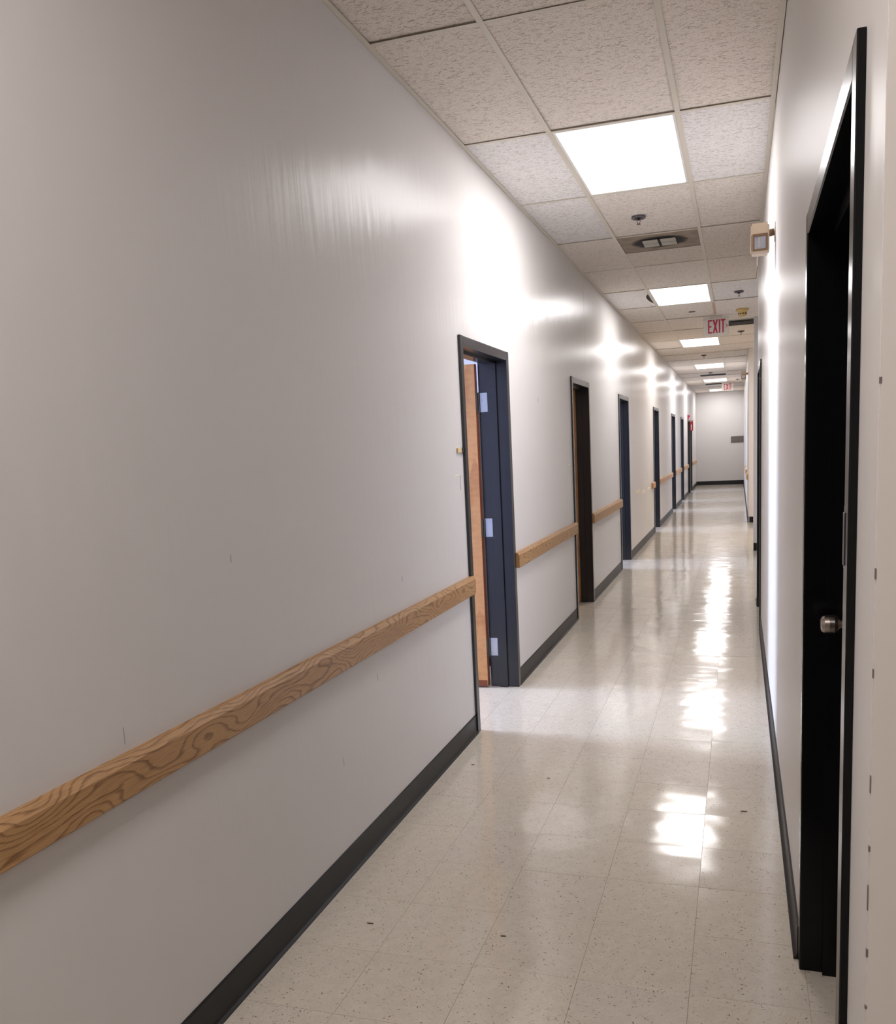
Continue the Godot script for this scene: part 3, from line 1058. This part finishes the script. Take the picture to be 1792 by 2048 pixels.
func wall_fittings() -> void:
	emergency_light(Vector3(0.977, 2.402, -1.3), "nearer beige emergency lamp head on a short arm, high on right wall")
	emergency_light(Vector3(0.965, 2.56, -13.4), "far small emergency lamp head high on right wall past the cross passage")
	# end wall plaque
	var t := thing("wall_plaque", "blank grey-brown rectangular plaque on the end wall", "plaque", Vector3(0.84, 1.45, ZE))
	var st := tool()
	box(st, Vector3(-0.195, -0.1, 0.0004), Vector3(0.195, 0.1, 0.02), 0.004)
	obj("board", st, M.plaque, t)
	st = tool()
	box(st, Vector3(-0.18, -0.086, 0.0202), Vector3(0.18, 0.086, 0.022), 0.001)
	obj("face", st, M.plaque, t)
	# red extinguisher sign between the last two doorways
	t = thing("fire_sign", "red projecting sign with white fire extinguisher symbol by the last doorways", "sign", Vector3(XL, 1.9, -23.26))
	st = tool()
	box(st, Vector3(0.006, -0.145, -0.004), Vector3(0.098, 0.145, 0.004), 0.001)
	obj("panel", st, M.red, t)
	st = tool()
	lathe(st, [Vector2(0, 0.085), Vector2(0.005, 0.083), Vector2(0.006, 0.065), Vector2(0.014, 0.05), Vector2(0.014, -0.05), Vector2(0, -0.05)].map(func(p): return Vector2(p.x, p.y)), Vector3(0.05, -0.035, 0.0042), Vector3.UP, 10)
	obj("symbol", st, M.white, t)
	st = tool()
	box(st, Vector3(0.032, -0.115, 0.0041), Vector3(0.068, -0.096, 0.0055))
	obj("symbol_bar", st, M.white, t)
	st = tool()
	box(st, Vector3(0.02, 0.115, 0.0041), Vector3(0.084, 0.125, 0.0055))
	obj("symbol_bar", st, M.white, t)
	st = tool()
	box(st, Vector3(0.0003, -0.145, -0.012), Vector3(0.006, 0.145, 0.012), 0.001)
	obj("bracket", st, M.red, t)
	t = thing("alarm_strobe", "magenta-red fire alarm strobe above the seventh doorway", "alarm", Vector3(XL, 2.12, -22.25))
	st = tool()
	box(st, Vector3(0.0004, -0.06, -0.05), Vector3(0.035, 0.06, 0.05), 0.004)
	obj("body", st, M.magenta, t)
	st = tool()
	box(st, Vector3(0.0352, -0.01, -0.03), Vector3(0.062, 0.045, 0.03), 0.008)
	obj("strobe_lens", st, M.red, t)
	# cabinet glimpsed through the gap behind the open door
	t = thing("cabinet", "dark brown cabinet glimpsed through the hinge gap behind the open wooden door", "cabinet", Vector3(-1.1, 0, -2.62))
	st = tool()
	box(st, Vector3(-0.42, 0.06, -0.22), Vector3(0.42, 1.74, 0.2), 0.006)
	obj("carcass", st, M.cabinet, t)
	st = tool()
	box(st, Vector3(-0.415, 0.08, 0.2002), Vector3(-0.004, 1.72, 0.218), 0.003)
	obj("cabinet_door", st, M.cabinet, t)
	st = tool()
	box(st, Vector3(0.004, 0.08, 0.2002), Vector3(0.415, 1.72, 0.218), 0.003)
	obj("cabinet_door", st, M.cabinet, t)
	st = tool()
	box(st, Vector3(-0.40, 0.0, -0.2), Vector3(0.40, 0.06, 0.17))
	obj("plinth", st, M.hole, t)
	# little stub beside the first door frame
	t = thing("latch_stub", "small tan square stub beside the open doorway frame on left wall", "stub", Vector3(XL, 1.487, -0.94))
	st = tool()
	box(st, Vector3(0.0003, -0.012, 0.045), Vector3(0.008, 0.012, -0.02), 0.001)
	obj("stub_body", st, M.stub, t)
	st = tool()
	box(st, Vector3(0.0003, -0.013, -0.02), Vector3(0.009, 0.013, -0.0595), 0.001)
	obj("stub_clip", st, M.hole, t)

# ------------------------------------------------------------------ scraps and wear
func small_details() -> void:
	# chips on the outer corner of the right wall
	var wr := get_node("wall_right")
	for c in [[1.54, 0.02, 0.010], [1.30, 0.035, 0.006], [1.17, 0.03, 0.005], [1.02, 0.06, 0.004], [0.93, 0.02, 0.008], [0.86, 0.09, 0.004], [0.78, 0.03, 0.009], [0.70, 0.012, 0.010], [0.55, 0.025, 0.012], [0.46, 0.04, 0.010], [0.35, 0.03, 0.007]]:
		var st := tool()
		box(st, Vector3(XR - 0.0005, float(c[0]) - float(c[1]) * 0.2, 2.1351), Vector3(XR + float(c[2]) * 0.25, float(c[0]) + float(c[1]) * 0.2, 2.1315), 0.0003)
		obj("paint_chip", st, M.chip, wr)
	# marks on the left wall: bare scrapes by the doorways, ghost of a missing rail, specks
	var wl := get_node("wall_left")
	for c in [[-0.84, -0.925, 1.362, 1.369, "bare"], [-0.932, -0.937, 1.29, 1.365, "chip"], [-3.93, -4.03, 1.33, 1.336, "bare"], [-9.0, -9.5, 0.80, 0.845, "bare"], [-9.75, -10.3, 0.755, 0.80, "bare"], [-10.6, -11.0, 0.765, 0.80, "bare"], [-2.845, -2.857, 1.795, 1.825, "scuff"], [-0.05, -0.056, 0.96, 0.985, "scuff"], [1.234, 1.229, 1.21, 1.232, "scuff"], [0.62, 0.617, 0.40, 0.435, "scuff"], [0.27, 0.266, 0.62, 0.65, "scuff"], [-5.9, -5.912, 1.78, 1.80, "scuff"], [1.74, 1.737, 0.86, 0.90, "scuff"]]:
		var st := tool()
		box(st, Vector3(XL - 0.001, c[2], c[0]), Vector3(XL + 0.0003, c[3], c[1]))
		obj("paint_scrape", st, M[c[4]], wl)
	# bits of litter on the floor
	var names := ["dark splinter on the floor near the left base, closest to the camera", "dark splinter on the near floor left of centre", "reddish speck on the floor in front of the open doorway", "dark curled scrap on the floor near the right base", "dark crumb at the foot of the left base, before the open doorway"]
	var spots := [[649, 1843, 0.011], [955, 1888, 0.009], [1067, 1556, 0.007], [1507, 1604, 0.013], [889, 1546, 0.008]]
	var at := [Vector3(-0.245, 0, 0.93), Vector3(0.19, 0, 0.91), Vector3(0.06, 0, -0.42), Vector3(0.9, 0, -0.2), Vector3(-0.33, 0, -0.53)]
	for i in 5:
		var t := thing("litter_scrap", names[i], "scrap", at[i])
		var st := tool()
		var l: float = spots[i][2]
		prism(st, PackedVector2Array([Vector2(-l, -0.001), Vector2(-l * 0.3, -0.003), Vector2(l, -0.0006), Vector2(l * 0.9, 0.0016), Vector2(-l * 0.2, 0.0012)]), Vector3(0, 0.0004, 0), Vector3.RIGHT, Vector3.FORWARD, Vector3(0, 0.0022, 0))
		obj("splinter", st, M.debris, t)
